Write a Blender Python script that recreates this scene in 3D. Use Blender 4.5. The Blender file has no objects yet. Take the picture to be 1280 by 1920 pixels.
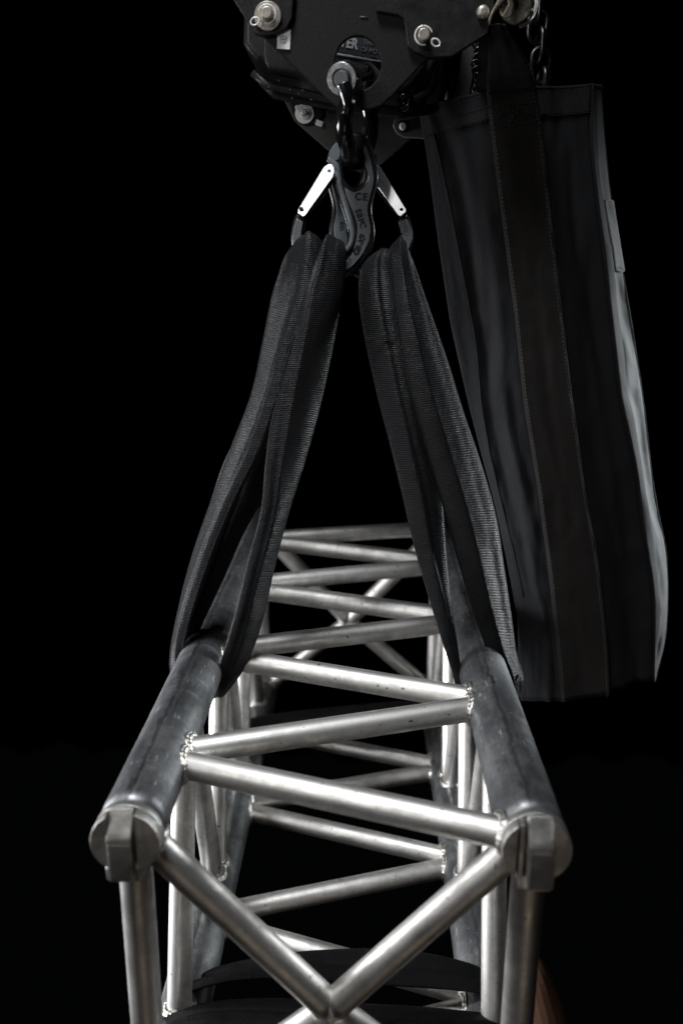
import bpy, bmesh, math, random
from mathutils import Vector, Matrix, noise
random.seed(7)
S = bpy.context.scene
COL = S.collection
V = Vector

# ------------------------------------------------------------------ camera
FPX, PITCH, YAW, ROLL, CX, CH = 1567.9, .2708, -.0256, .0044, .0208, .398
fw = V((math.sin(YAW)*math.cos(PITCH), math.cos(YAW)*math.cos(PITCH), -math.sin(PITCH)))
rt = fw.cross(V((0, 0, 1))).normalized(); upv = rt.cross(fw)
rt, upv = math.cos(ROLL)*rt+math.sin(ROLL)*upv, -math.sin(ROLL)*rt+math.cos(ROLL)*upv
cd = bpy.data.cameras.new('camera'); cam = bpy.data.objects.new('camera', cd); COL.objects.link(cam)
cam.matrix_world = Matrix(((rt.x, upv.x, -fw.x, CX), (rt.y, upv.y, -fw.y, 0), (rt.z, upv.z, -fw.z, CH), (0, 0, 0, 1)))
cd.sensor_fit = 'VERTICAL'; cd.sensor_height = 36; cd.sensor_width = 24; cd.lens = FPX*36/1920
cd.clip_start = .01; cd.clip_end = 60
cd.dof.use_dof = True; cd.dof.focus_distance = .86; cd.dof.aperture_fstop = 3.4
S.camera = cam
CAMP = V((CX, 0, CH))
def at(px, py, Y):
    """world point seen at a photo pixel, on the vertical plane y = Y"""
    d = fw+rt*((px-640)/FPX)-upv*((py-960)/FPX)
    return CAMP+d*(Y/d.y)

# ------------------------------------------------------------------ world + lamps
w = bpy.data.worlds.new('World'); S.world = w; w.use_nodes = True
w.node_tree.nodes['Background'].inputs[0].default_value = (.6, .7, .8, 1)
w.node_tree.nodes['Background'].inputs[1].default_value = .0012
def area(name, loc, target, size, power, col=(1, 1, 1), size_y=None, spread=180):
    l = bpy.data.lights.new(name, 'AREA'); l.energy = power; l.color = col; l.size = size
    if size_y: l.shape = 'RECTANGLE'; l.size_y = size_y
    l.spread = math.radians(spread)
    o = bpy.data.objects.new(name, l); COL.objects.link(o); o.location = loc
    o.rotation_euler = (V(target)-V(loc)).to_track_quat('-Z', 'Y').to_euler()
    return o
area('overhead_lamp', (-.32, .28, 1.85), (.02, .62, 0), .36, 3.8, (.95, .97, 1.0), None, 60)
area('front_left_lamp', (-.95, -.55, .95), (0, .80, .05), .40, 6.3, (1.0, .985, .96))
area('left_softbox', (-1.25, .82, -.06), (0, .88, -.14), .55, 7.6, (.96, .97, 1.0), .8, 54)
area('right_rim_lamp', (1.15, 1.22, .40), (.38, 1.0, .17), .2, 1.5, (.93, .98, 1.0), .5, 30)
area('low_warm_fill', (.3, -.8, -.9), (0, .6, -.2), .6, .6, (1.0, .80, .62))  # added fill, stands in for warm bounce from below on the front posts
S.view_settings.view_transform = 'Standard'; S.view_settings.look = 'None'
S.view_settings.exposure = 0; S.view_settings.gamma = 1; S.view_settings.use_curve_mapping = False

# ------------------------------------------------------------------ materials
def nt(name):
    m = bpy.data.materials.new(name); m.use_nodes = True
    t = m.node_tree; return m, t, t.nodes['Principled BSDF']
def N(t, typ, **k):
    n = t.nodes.new(typ)
    for a, b in k.items(): setattr(n, a, b)
    return n
def coords(t, kind, scale):
    c = N(t, 'ShaderNodeTexCoord'); mp = N(t, 'ShaderNodeMapping'); mp.inputs['Scale'].default_value = scale
    t.links.new(c.outputs[kind], mp.inputs['Vector']); return mp.outputs[0]
def nz(t, vec, scale, detail=4, rough=.55):
    n = N(t, 'ShaderNodeTexNoise'); n.inputs['Scale'].default_value = scale
    n.inputs['Detail'].default_value = detail; n.inputs['Roughness'].default_value = rough
    t.links.new(vec, n.inputs['Vector']); return n.outputs['Fac']
def ramp(t, fac, stops):
    r = N(t, 'ShaderNodeValToRGB'); e = r.color_ramp.elements
    while len(e) < len(stops): e.new(.5)
    for i, (p, c) in enumerate(stops):
        e[i].position = p; e[i].color = (c, c, c, 1) if not isinstance(c, tuple) else (*c, 1)
    t.links.new(fac, r.inputs[0]); return r.outputs[0]
def mix(t, a, b, f, mode='MIX'):
    m = N(t, 'ShaderNodeMix', data_type='RGBA', blend_type=mode)
    for s, v in ((m.inputs[6], a), (m.inputs[7], b), (m.inputs[0], f)):
        if isinstance(v, (int, float)): s.default_value = v
        elif isinstance(v, tuple): s.default_value = (*v, 1)
        else: t.links.new(v, s)
    return m.outputs[2]
def bump(t, p, h, strength, dist, prev=None):
    b = N(t, 'ShaderNodeBump'); b.inputs['Strength'].default_value = strength; b.inputs['Distance'].default_value = dist
    t.links.new(h, b.inputs['Height'])
    if prev: t.links.new(prev, b.inputs['Normal'])
    t.links.new(b.outputs[0], p.inputs['Normal']); return b.outputs[0]

def alu(name, base, r0, r1, blotch=.75, metal=1., dark=None, scratch=.15):
    """drawn aluminium tube: UV x = metres round, y = metres along"""
    m, t, p = nt(name)
    uv = coords(t, 'UV', (1, 1, 1)); uvs = coords(t, 'UV', (900, 12, 1)); uvr = coords(t, 'UV', (25, 500, 1))
    big = nz(t, coords(t, 'Object', (1, 1, 1)), 38, 6, .65)
    streak = nz(t, uvs, 1, 3)
    mot = nz(t, coords(t, 'Object', (1, 1, 1)), 420, 3, .7)
    c = mix(t, tuple(x*blotch for x in base), base, ramp(t, big, [(.40, 0.), (.58, 1.)]))
    c = mix(t, c, tuple(min(1, x*1.2) for x in base), ramp(t, streak, [(.5, 0.), (.75, .5)]))
    if dark:
        c = mix(t, c, dark, ramp(t, mot, [(.60, 0.), (.70, .75)]))
    spots = nz(t, coords(t, 'Object', (1, 1, 1)), 160, 2, .5)
    c = mix(t, c, (.05, .05, .045), ramp(t, spots, [(.69, 0.), (.74, .8)]))
    grime = nz(t, coords(t, 'UV', (14, 9, 1)), 1, 6, .72)
    c = mix(t, c, tuple(x*.42 for x in base), ramp(t, grime, [(.50, 0.), (.66, .75)]))
    dash = nz(t, coords(t, 'UV', (60, 420, 1)), 1, 2, .5)
    c = mix(t, c, (.88, .88, .87), ramp(t, dash, [(.74, 0.), (.77, .7)]))
    t.links.new(c, p.inputs['Base Color'])
    p.inputs['Metallic'].default_value = metal
    rr = N(t, 'ShaderNodeMapRange'); t.links.new(big, rr.inputs[0])
    rr.inputs[1].default_value = .3; rr.inputs[2].default_value = .7; rr.inputs[3].default_value = r1; rr.inputs[4].default_value = r0
    t.links.new(rr.outputs[0], p.inputs['Roughness'])
    b1 = bump(t, p, streak, scratch, .0006)
    b2 = bump(t, p, nz(t, uvr, 1, 2), scratch*.5, .0005, b1)
    bump(t, p, mot, .12, .0004, b2)
    return m
M = {}
M['brace'] = alu('brace_aluminium', (.72, .705, .68), .40, .56)
M['chord'] = alu('chord_aluminium', (.235, .24, .245), .34, .58, .42, .82, (.10, .105, .11), .3)
M['fitting'] = alu('machined_aluminium', (.52, .51, .49), .27, .46, .5, .85, None, .3)
M['face'] = alu('rough_sawn_face', (.13, .125, .12), .5, .7, .6, .5)
def chord_extra():
    """oxidation: dark die line along the top, pale mill rings round the tube, scuffs"""
    m = M['chord']; t = m.node_tree; p = t.nodes['Principled BSDF']
    src = p.inputs['Base Color'].links[0].from_socket
    tc = N(t, 'ShaderNodeTexCoord'); sp = N(t, 'ShaderNodeSeparateXYZ'); t.links.new(tc.outputs['UV'], sp.inputs[0])
    wob = nz(t, coords(t, 'UV', (10, 60, 1)), 1, 4, .7)
    # die line: |u - u0 + wobble| small
    a = N(t, 'ShaderNodeMath', operation='SUBTRACT'); t.links.new(sp.outputs[0], a.inputs[0]); a.inputs[1].default_value = .047
    b = N(t, 'ShaderNodeMath', operation='MULTIPLY_ADD'); t.links.new(wob, b.inputs[0]); b.inputs[1].default_value = .010; t.links.new(a.outputs[0], b.inputs[2])
    c = N(t, 'ShaderNodeMath', operation='ABSOLUTE'); t.links.new(b.outputs[0], c.inputs[0])
    mr = N(t, 'ShaderNodeMapRange'); t.links.new(c.outputs[0], mr.inputs[0]); mr.inputs[1].default_value = .0; mr.inputs[2].default_value = .0028
    mr.inputs[3].default_value = .75; mr.inputs[4].default_value = 0
    rings = nz(t, coords(t, 'UV', (14, 60, 1)), 1, 5, .7)
    o = mix(t, src, (.40, .42, .44), ramp(t, rings, [(.56, 0.), (.66, .45)]))
    scuff = nz(t, coords(t, 'UV', (220, 45, 1)), 1, 3, .6)
    o = mix(t, o, (.62, .63, .64), ramp(t, scuff, [(.63, 0.), (.70, .7)]))
    rub = nz(t, coords(t, 'UV', (35, 10, 1)), 1, 4, .6)
    o = mix(t, o, (.075, .08, .088), ramp(t, rub, [(.45, 0.), (.6, .8)]))
    o = mix(t, o, (.03, .032, .035), mr.outputs[0])
    crack = nz(t, coords(t, 'UV', (160, 22, 1)), 1, 5, .75)
    near = N(t, 'ShaderNodeMapRange'); t.links.new(c.outputs[0], near.inputs[0]); near.inputs[1].default_value = .002; near.inputs[2].default_value = .014; near.inputs[3].default_value = 1; near.inputs[4].default_value = 0
    cm = mix(t, (0., 0., 0.), ramp(t, crack, [(.54, 0.), (.60, .8)]), near.outputs[0])
    o = mix(t, o, (.035, .037, .04), cm)
    tick = nz(t, coords(t, 'UV', (130, 900, 1)), 1, 1, .5)
    o = mix(t, o, (.8, .8, .8), ramp(t, tick, [(.76, 0.), (.79, .9)]))
    t.links.new(o, p.inputs['Base Color'])
chord_extra()
def weldm():
    m, t, p = nt('weld_bead'); p.inputs['Metallic'].default_value = 1; p.inputs['Roughness'].default_value = .38
    n = nz(t, coords(t, 'Object', (1, 1, 1)), 260, 3)
    t.links.new(ramp(t, n, [(.35, (.30, .28, .24)), (.6, (.66, .65, .63))]), p.inputs['Base Color']); bump(t, p, n, .3, .001); return m
M['weld'] = weldm()

def fabric(name, base, kind, sheen=.3, rough=.75, spec=.1):
    m, t, p = nt(name)
    if kind == 'rib':            # weft ribs across the strap, about 2.4 mm apart
        wv = N(t, 'ShaderNodeTexWave', wave_type='BANDS', bands_direction='Y', wave_profile='SIN')
        wv.inputs['Scale'].default_value = 1; wv.inputs['Distortion'].default_value = .35; wv.inputs['Detail'].default_value = 2
        t.links.new(coords(t, 'UV', (2, 172, 1)), wv.inputs['Vector']); h = wv.outputs['Fac']; st, di = .5, .0010
        fine = nz(t, coords(t, 'UV', (1800, 400, 1)), 1, 2)
    else:                        # twill: diagonal ribs
        mp = N(t, 'ShaderNodeMapping'); c = N(t, 'ShaderNodeTexCoord'); t.links.new(c.outputs['UV'], mp.inputs[0])
        mp.inputs['Rotation'].default_value = (0, 0, math.radians(38 if kind == 'twill' else -35)); mp.inputs['Scale'].default_value = (142, 142, 1)
        wv = N(t, 'ShaderNodeTexWave', wave_type='BANDS', bands_direction='Y', wave_profile='SIN'); wv.inputs['Scale'].default_value = 1
        wv.inputs['Distortion'].default_value = .5; wv.inputs['Detail'].default_value = 1
        t.links.new(mp.outputs[0], wv.inputs['Vector']); h = wv.outputs['Fac']; st, di = .45, .0008
        fine = nz(t, coords(t, 'UV', (900, 900, 1)), 1, 2)
    big = nz(t, coords(t, 'Object', (1, 1, 1)), 14, 5, .6)
    k0, k1 = (.55, 1.25) if kind == 'rib' else (.5, 1.4)
    c1 = mix(t, tuple(x*k0 for x in base), tuple(x*k1 for x in base), h)
    c1 = mix(t, c1, tuple(x*1.6+.001 for x in base), ramp(t, big, [(.45, 0.), (.75, .4)]))
    lint = nz(t, coords(t, 'UV', (420, 420, 1)), 1, 1)
    c1 = mix(t, c1, tuple(x*3+.012 for x in base), ramp(t, lint, [(.78, 0.), (.81, .5)]))
    t.links.new(c1, p.inputs['Base Color'])
    p.inputs['Roughness'].default_value = rough; p.inputs['Specular IOR Level'].default_value = spec
    p.inputs['Sheen Weight'].default_value = sheen; p.inputs['Sheen Roughness'].default_value = .4
    b1 = bump(t, p, h, st, di); b2 = bump(t, p, fine, .3, .0003, b1)
    bump(t, p, nz(t, coords(t, 'Object', (1, 1, 1)), 55, 4, .6), .35, .004, b2)
    return m
M['sling'] = fabric('sling_polyester', (.0066, .0069, .0078), 'rib', .02, .42, .15)
M['strap'] = fabric('sling_polyester_shaded', (.0030, .0030, .0033), 'rib', 0, .6, .05)  # same polyester as the slings, darkened copy with the shade painted in
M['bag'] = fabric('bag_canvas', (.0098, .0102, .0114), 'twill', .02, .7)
M['gusset'] = fabric('bag_gusset_lit_cloth', (.075, .078, .08), 'twill', .15, .7)  # black bag cloth, rim light painted in as a paler tone
M['band'] = fabric('bag_webbing', (.0175, .0160, .0150), 'twill2', .02, .75)
def plain(name, col, rough, metal=0., noise_s=60, nb=.15, var=.3, coat=0., spec=.5):
    m, t, p = nt(name); n = nz(t, coords(t, 'Object', (1, 1, 1)), noise_s, 5, .6)
    t.links.new(mix(t, tuple(x*(1-var) for x in col), tuple(min(1, x*(1+var)) for x in col), n), p.inputs['Base Color'])
    rr = N(t, 'ShaderNodeMapRange'); t.links.new(n, rr.inputs[0]); rr.inputs[1].default_value = .3; rr.inputs[2].default_value = .7
    rr.inputs[3].default_value = max(.03, rough-.07); rr.inputs[4].default_value = rough+.07
    t.links.new(rr.outputs[0], p.inputs['Roughness'])
    p.inputs['Metallic'].default_value = metal; p.inputs['Coat Weight'].default_value = coat; p.inputs['Specular IOR Level'].default_value = spec
    if nb: bump(t, p, nz(t, coords(t, 'Object', (1, 1, 1)), 420, 3), nb, .0008)
    return m
M['plate'] = plain('black_powdercoat', (.011, .011, .0115), .55, 0, 300, .25, .2, 0, .22)
M['bodyblack'] = plain('black_cast_housing', (.017, .017, .017), .38, 0, 90, .35, .5, 0, .3)
M['dullplate'] = plain('grey_plate', (.05, .049, .047), .6, 0, 40, .1, .4)
M['hookface'] = plain('grey_forged_face', (.115, .13, .14), .5, 0, 700, .3, .1)
M['hookrim'] = plain('black_forged_rim', (.012, .0125, .014), .3, 0, 200, .1, .2)
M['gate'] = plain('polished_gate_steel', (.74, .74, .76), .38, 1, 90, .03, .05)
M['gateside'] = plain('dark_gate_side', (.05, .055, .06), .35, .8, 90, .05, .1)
M['steel'] = plain('worn_zinc_steel', (.46, .43, .37), .40, .6, 150, .2, .3)
M['chrome'] = plain('bright_zinc', (.92, .91, .88), .35, .15, 150, .2, .15)
M['gloss'] = plain('gloss_black_shackle', (.006, .006, .007), .16, 0, 120, .08, .2, .6)
M['ear'] = plain('scratched_shackle_eye', (.48, .48, .50), .42, .9, 260, .5, .5)
M['sticker'] = plain('white_sticker', (.85, .85, .90), .5, 0, 60, 0, .05)
M['print'] = plain('grey_print', (.42, .42, .44), .5, 0, 60, 0, .05)
M['printdim'] = plain('dim_print', (.15, .15, .16), .5, 0, 60, 0, .05)
M['engrave'] = plain('black_engraving', (.004, .004, .005), .5, 0, 60, 0, .05)
M['panel'] = plain('label_panel', (.035, .037, .043), .4, 0, 60, 0, .1)
M['panelgrey'] = plain('label_grey', (.05, .05, .05), .4, 0, 60, 0, .1)
M['rail'] = plain('grey_rail', (.11, .11, .11), .5, .2, 60, .1, .2)
M['chain'] = plain('dark_chain', (.12, .115, .11), .35, 1, 60, .1, .2)
M['thread'] = plain('pale_thread', (.075, .072, .07), .8, 0, 60, 0, .2)
M['darkthread'] = plain('dark_thread', (.006, .006, .006), .9, 0, 60, 0, .2)
M['brass'] = plain('old_brass_clip', (.34, .31, .25), .40, 1, 120, .2, .3)
M['skin'] = plain('skin', (.085, .040, .023), .55, 0, 30, .1, .15)
M['backdrop'] = plain('black_drape', (.0008, .0008, .0008), 1, 0, 6, 0, .2, 0, 0)

# ------------------------------------------------------------------ builders
def link(name, me, mat, parent=None, smooth=True):
    o = bpy.data.objects.new(name, me); COL.objects.link(o)
    if mat: me.materials.clear(); me.materials.append(mat)
    if parent: o.parent = parent
    if smooth:
        for p in me.polygons: p.use_smooth = True
    return o
def sharp(o, deg=35):
    me = o.data
    bm = bmesh.new(); bm.from_mesh(me)
    for e in bm.edges:
        if len(e.link_faces) == 2 and e.calc_face_angle(0) > math.radians(deg): e.smooth = False
    bm.to_mesh(me); bm.free(); return o
def thing(name, label, cat, group=None):
    o = bpy.data.objects.new(name, None); COL.objects.link(o); o.empty_display_size = .02
    return tag(o, label, cat, group)
def tag(o, label, cat, group=None):
    o['label'] = label; o['category'] = cat
    if group: o['group'] = group
    return o
def rebase(root, loc):
    """move an Empty to the thing's base and keep its children where they stand"""
    root.location = loc
    for c in COL.objects:
        if c.parent is root: c.location = c.location-V(loc)
class Geo:
    def __init__(s): s.v = []; s.f = []; s.uv = []
    def grid(s, rows, uvs, closed=True, cap=True):
        """rows of points; each row a closed ring when closed"""
        b = len(s.v); n = len(rows[0]); m = len(rows)
        for r in rows: s.v += [tuple(p) for p in r]
        for i in range(m-1):
            for j in range(n if closed else n-1):
                k = (j+1) % n
                s.f.append((b+i*n+j, b+i*n+k, b+(i+1)*n+k, b+(i+1)*n+j))
                u = uvs
                s.uv.append((u[i][j], u[i][j+1], u[i+1][j+1], u[i+1][j]))
        if cap and closed:
            s.f.append(tuple(b+j for j in reversed(range(n)))); s.uv.append(tuple(uvs[0][j] for j in reversed(range(n))))
            s.f.append(tuple(b+(m-1)*n+j for j in range(n))); s.uv.append(tuple(uvs[-1][j] for j in range(n)))
    def tube(s, pts, rad, n=20, closed_path=False, cap=True, squash=None):
        pts = [V(p) for p in pts]; m = len(pts)
        rad = rad if isinstance(rad, (list, tuple)) else [rad]*m
        T = []
        for i in range(m):
            a = pts[(i-1) % m] if (closed_path or i) else pts[0]
            c = pts[(i+1) % m] if (closed_path or i < m-1) else pts[-1]
            T.append((c-a).normalized())
        ref = V((0, 0, 1)) if abs(T[0].z) < .9 else V((1, 0, 0))
        nrm = (ref-T[0]*ref.dot(T[0])).normalized(); rows = []; uvs = []; L = 0
        idx = list(range(m))+([0] if closed_path else [])
        for q, i in enumerate(idx):
            nrm = (nrm-T[i]*nrm.dot(T[i])).normalized(); bn = T[i].cross(nrm)
            if q: L += (pts[i]-pts[idx[q-1]]).length
            r = rad[i]
            rows.append([pts[i]+(nrm*math.cos(2*math.pi*j/n)+bn*math.sin(2*math.pi*j/n))*r for j in range(n)])
            uvs.append([(2*math.pi*r*j/n, L) for j in range(n+1)])
        if closed_path: rows[-1] = rows[0]
        s.grid(rows, uvs, True, cap and not closed_path)
    def box(s, c, sx, sy, sz, rot=None):
        b = len(s.v); c = V(c); R_ = rot or Matrix.Identity(3)
        for x in (-1, 1):
            for y in (-1, 1):
                for z in (-1, 1): s.v.append(tuple(c+R_ @ V((x*sx/2, y*sy/2, z*sz/2))))
        for f in ((0, 1, 3, 2), (4, 6, 7, 5), (0, 4, 5, 1), (2, 3, 7, 6), (0, 2, 6, 4), (1, 5, 7, 3)):
            s.f.append(tuple(b+i for i in f)); s.uv.append(((0, 0), (0, sz), (sx, sz), (sx, 0)))
    def build(s, name, mat, parent=None, smooth=True, sh=None, bevel=0):
        me = bpy.data.meshes.new(name); me.from_pydata(s.v, [], s.f)
        ul = me.uv_layers.new(name='UVMap')
        i = 0
        for u in s.uv:
            for c in u: ul.data[i].uv = c; i += 1
        bm = bmesh.new(); bm.from_mesh(me)
        if bevel:
            es = [e for e in bm.edges if len(e.link_faces) == 2 and e.calc_face_angle(0) > .6]
            bmesh.ops.bevel(bm, geom=es, offset=bevel, segments=3, affect='EDGES', profile=.6)
        bmesh.ops.recalc_face_normals(bm, faces=bm.faces); bm.to_mesh(me); bm.free()
        o = link(name, me, mat, parent, smooth)
        if sh: sharp(o, sh)
        return o
def curve_mesh(splines, ext, bev, res=2):
    """filled 2D outlines (first = body, others = holes) -> mesh in local XY"""
    cu = bpy.data.curves.new('c', 'CURVE'); cu.dimensions = '2D'; cu.fill_mode = 'BOTH'
    cu.extrude = max(ext-bev, .00001); cu.bevel_depth = bev; cu.bevel_resolution = res; cu.offset = -bev
    for pts in splines:
        sp = cu.splines.new('POLY'); sp.points.add(len(pts)-1); sp.use_cyclic_u = True
        for i, p in enumerate(pts): sp.points[i].co = (p[0], p[1], 0, 1)
    o = bpy.data.objects.new('c', cu); COL.objects.link(o)
    dg = bpy.context.evaluated_depsgraph_get(); dg.update()
    me = bpy.data.meshes.new_from_object(o.evaluated_get(dg)); bpy.data.objects.remove(o); bpy.data.curves.remove(cu)
    return me
def smooth_loop(pts, k=6, closed=True):
    n = len(pts); out = []
    rng = n if closed else n-1
    for i in range(rng):
        if closed: a, b, c, d = pts[i-1], pts[i], pts[(i+1) % n], pts[(i+2) % n]
        else: a, b, c, d = pts[max(i-1, 0)], pts[i], pts[i+1], pts[min(i+2, n-1)]
        for j in range(k):
            t = j/k
            out.append(tuple(.5*((2*b[q])+(-a[q]+c[q])*t+(2*a[q]-5*b[q]+4*c[q]-d[q])*t*t+(-a[q]+3*b[q]-3*c[q]+d[q])*t**3) for q in range(len(b))))
    if not closed: out.append(tuple(pts[-1]))
    return out
def plate(name, loops, Y, half, bev, mat, parent=None, sm=(), res=2, tilt=None):
    """plate standing in the vertical plane y = Y; loops given as photo pixels on that plane"""
    out = []
    for i, lp in enumerate(loops):
        lp = smooth_loop(lp) if i in sm else lp
        out.append([(lambda p: (p.x, p.z))(at(x, y, Y)) for x, y in lp])
    me = curve_mesh(out, half, bev, res)
    for v in me.vertices: v.co = V((v.co.x, Y-v.co.z, v.co.y))
    o = link(name, me, mat, parent); sharp(o, 30); return o
def circ(cx, cy, r, n=28, ry=None, a0=0):
    ry = ry or r
    return [(cx+r*math.cos(a0+2*math.pi*i/n), cy+ry*math.sin(a0+2*math.pi*i/n)) for i in range(n)]
def text_mesh(body, height, ext=.0002, offset=0, spacing=1.):
    cu = bpy.data.curves.new('t', 'FONT'); cu.body = body; cu.size = height/.7; cu.extrude = ext; cu.offset = offset
    cu.align_x = 'CENTER'; cu.align_y = 'CENTER'; cu.space_character = spacing
    o = bpy.data.objects.new('t', cu); COL.objects.link(o)
    dg = bpy.context.evaluated_depsgraph_get(); dg.update()
    me = bpy.data.meshes.new_from_object(o.evaluated_get(dg)); bpy.data.objects.remove(o); bpy.data.curves.remove(cu)
    return me
def text_px(name, body, px, py, Y, hpx, ang, mat, parent, sx=1., ext=.0002, offset=0., spacing=1.):
    sc = (at(px, py, Y)-at(px, py+1, Y)).length
    me = text_mesh(body, hpx*sc, ext, offset*sc, spacing); c = at(px, py, Y); a = math.radians(ang)
    for v in me.vertices:
        x, y = v.co.x*sx, v.co.y
        v.co = V((c.x+x*math.cos(a)-y*math.sin(a), Y-v.co.z, c.z+x*math.sin(a)+y*math.cos(a)))
    return link(name, me, mat, parent, False)

# ------------------------------------------------------------------ setting
g = Geo(); pts = []
rows = []; uvs = []
for i in range(13):
    z = -2.2+i*.5
    rows.append([V((-4+.1*j, 4.2+.06*math.sin(j*1.7)+.03*math.sin(j*.6), z)) for j in range(81)]); uvs.append([(j*.1, z) for j in range(81)])
g.grid(rows, uvs, False); bd = g.build('backdrop', M['backdrop']); bd['kind'] = 'structure'; bd['label'] = 'black drape far behind everything'

# ------------------------------------------------------------------ truss
W2, H, D0, SP, ZB = .15, .3015, .5307, .10444, -.0567
RC, RB = .0254, .0118
truss = thing('box_truss', 'square aluminium box truss of welded tubes hanging level in the slings', 'truss')
XZ = {'tl': (-W2, 0), 'tr': (W2, 0), 'bl': (-W2, -H), 'br': (W2, -H)}
YE = D0+7.95*SP
chords = {}
for k, (x, z) in XZ.items():
    g = Geo(); n = 56
    pts = [(x, D0+.006+(YE-D0)*i/60, z) for i in range(61)]
    rows = []; uvs = []
    for i, p in enumerate(pts):
        row = []
        for j in range(n):
            a = 2*math.pi*j/n
            r = RC+.00022*noise.noise(V((x*9+a*2, p[1]*14, z*5)))
            if i == 0: r -= .0008
            row.append(V((p[0]+r*math.cos(a), p[1], p[2]+r*math.sin(a))))
        rows.append(row); uvs.append([(RC*2*math.pi*j/n, p[1]+x*3+z*7) for j in range(n+1)])
    g.grid(rows, uvs); chords[k] = g.build('chord', M['chord'], truss)
def weld_ring(P, d, cx, cz, rb, seedv):
    """beads along the curve where a brace of axis P + t d meets the chord (axis along y through cx, cz)"""
    ref = V((0, 1, 0)); u = (ref-d*ref.dot(d)).normalized(); v = d.cross(u); pts = []; rad = []
    n = 84
    for i in range(n):
        a = 2*math.pi*i/n; o = P+(u*math.cos(a)+v*math.sin(a))*(rb+.0006)
        ox, oz, dx, dz = o.x-cx, o.z-cz, d.x, d.z
        A = dx*dx+dz*dz; B = 2*(ox*dx+oz*dz); C_ = ox*ox+oz*oz-RC*RC; disc = max(B*B-4*A*C_, 0)
        t = (-B+math.sqrt(disc))/(2*A)
        pts.append(o+d*t)
        bead = abs(math.sin(i*math.pi/4.0))
        rad.append(.0028+.0006*bead+.0004*noise.noise(V((a*2, seedv, 0))))
    return pts, rad
cnt = 0
def brace(a, b, ka, kb, r=RB, name='brace'):
    """tube from chord point a to chord point b; ka / kb = chord keys (None = plain end)"""
    global cnt; cnt += 1
    a, b = V(a), V(b); d = (b-a).normalized(); g = Geo(); L = (b-a).length
    m = 24; g.tube([a+(b-a)*(i/m) for i in range(m+1)], r, 28)
    for i in range(len(g.uv)): g.uv[i] = tuple((u+cnt*.37, v_+cnt*.61) for u, v_ in g.uv[i])
    o = g.build(name, M['brace'], truss)
    for P, dd, k in ((a, d, ka), (b, -d, kb)):
        if not k: continue
        wg = Geo(); p, rr = weld_ring(P, dd, XZ[k][0], XZ[k][1], r, cnt); wg.tube(p, rr, 10, True); p2, _ = weld_ring(P, dd, XZ[k][0], XZ[k][1], r+.0026, cnt); wg.tube(p2, [q*.62 for q in rr], 8, True); wg.build('weld', M['weld'], o)
    return o
def cp(key, k): return V((XZ[key][0], D0+k*SP, XZ[key][1]))
G = .035                                              # tube ends stand a little apart at each node
def zig(ka, kb, k0, k1, first, off=0.):
    for k in range(k0, k1):
        p, q = (ka, kb) if (k % 2 == 0) == first else (kb, ka)
        brace(cp(p, k+G+off), cp(q, k+1-G+off), p, q)
zig('tr', 'tl', 0, 7, True); brace(cp('tl', 7+G), cp('tr', 7.75), 'tl', 'tr')
zig('br', 'bl', 1, 7, True, ZB/SP)
for sd in ('l', 'r'):
    zig('t'+sd, 'b'+sd, 1, 7, True, 0 if sd == 'l' else -.1)
def frame(y):
    for s in ('l', 'r'):
        brace((XZ['t'+s][0], y, 0), (XZ['b'+s][0], y, -H), 't'+s, 'b'+s, .0128)
    c = V((0, y, -H/2-.017))
    for k in XZ:
        x, z = XZ[k]; d = (c-V((x, y, z))).normalized()
        brace(V((x, y, z)), c-d*.004, k, None, .0124)
    g = Geo(); rows = []; uvs = []
    for a_ in range(17):                              # lumpy weld where the four diagonals meet
        th = math.pi*a_/16; row = []
        for b_ in range(28):
            ph = 2*math.pi*b_/28; dn = V((math.sin(th)*math.cos(ph), math.cos(th), math.sin(th)*math.sin(ph)))
            lump = 1+.10*noise.noise(dn*3.5)+.05*math.sin(ph*14)*math.sin(th)
            row.append(c+V((dn.x*.0172, dn.y*.0128, dn.z*.0172))*lump)
        rows.append(row); uvs.append([(b_*.003, a_*.003) for b_ in range(29)])
    g.grid(rows, uvs); g.build('hub', M['brace'], truss)
YF = D0+.012
frame(YF); frame(D0+7.72*SP)
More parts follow.
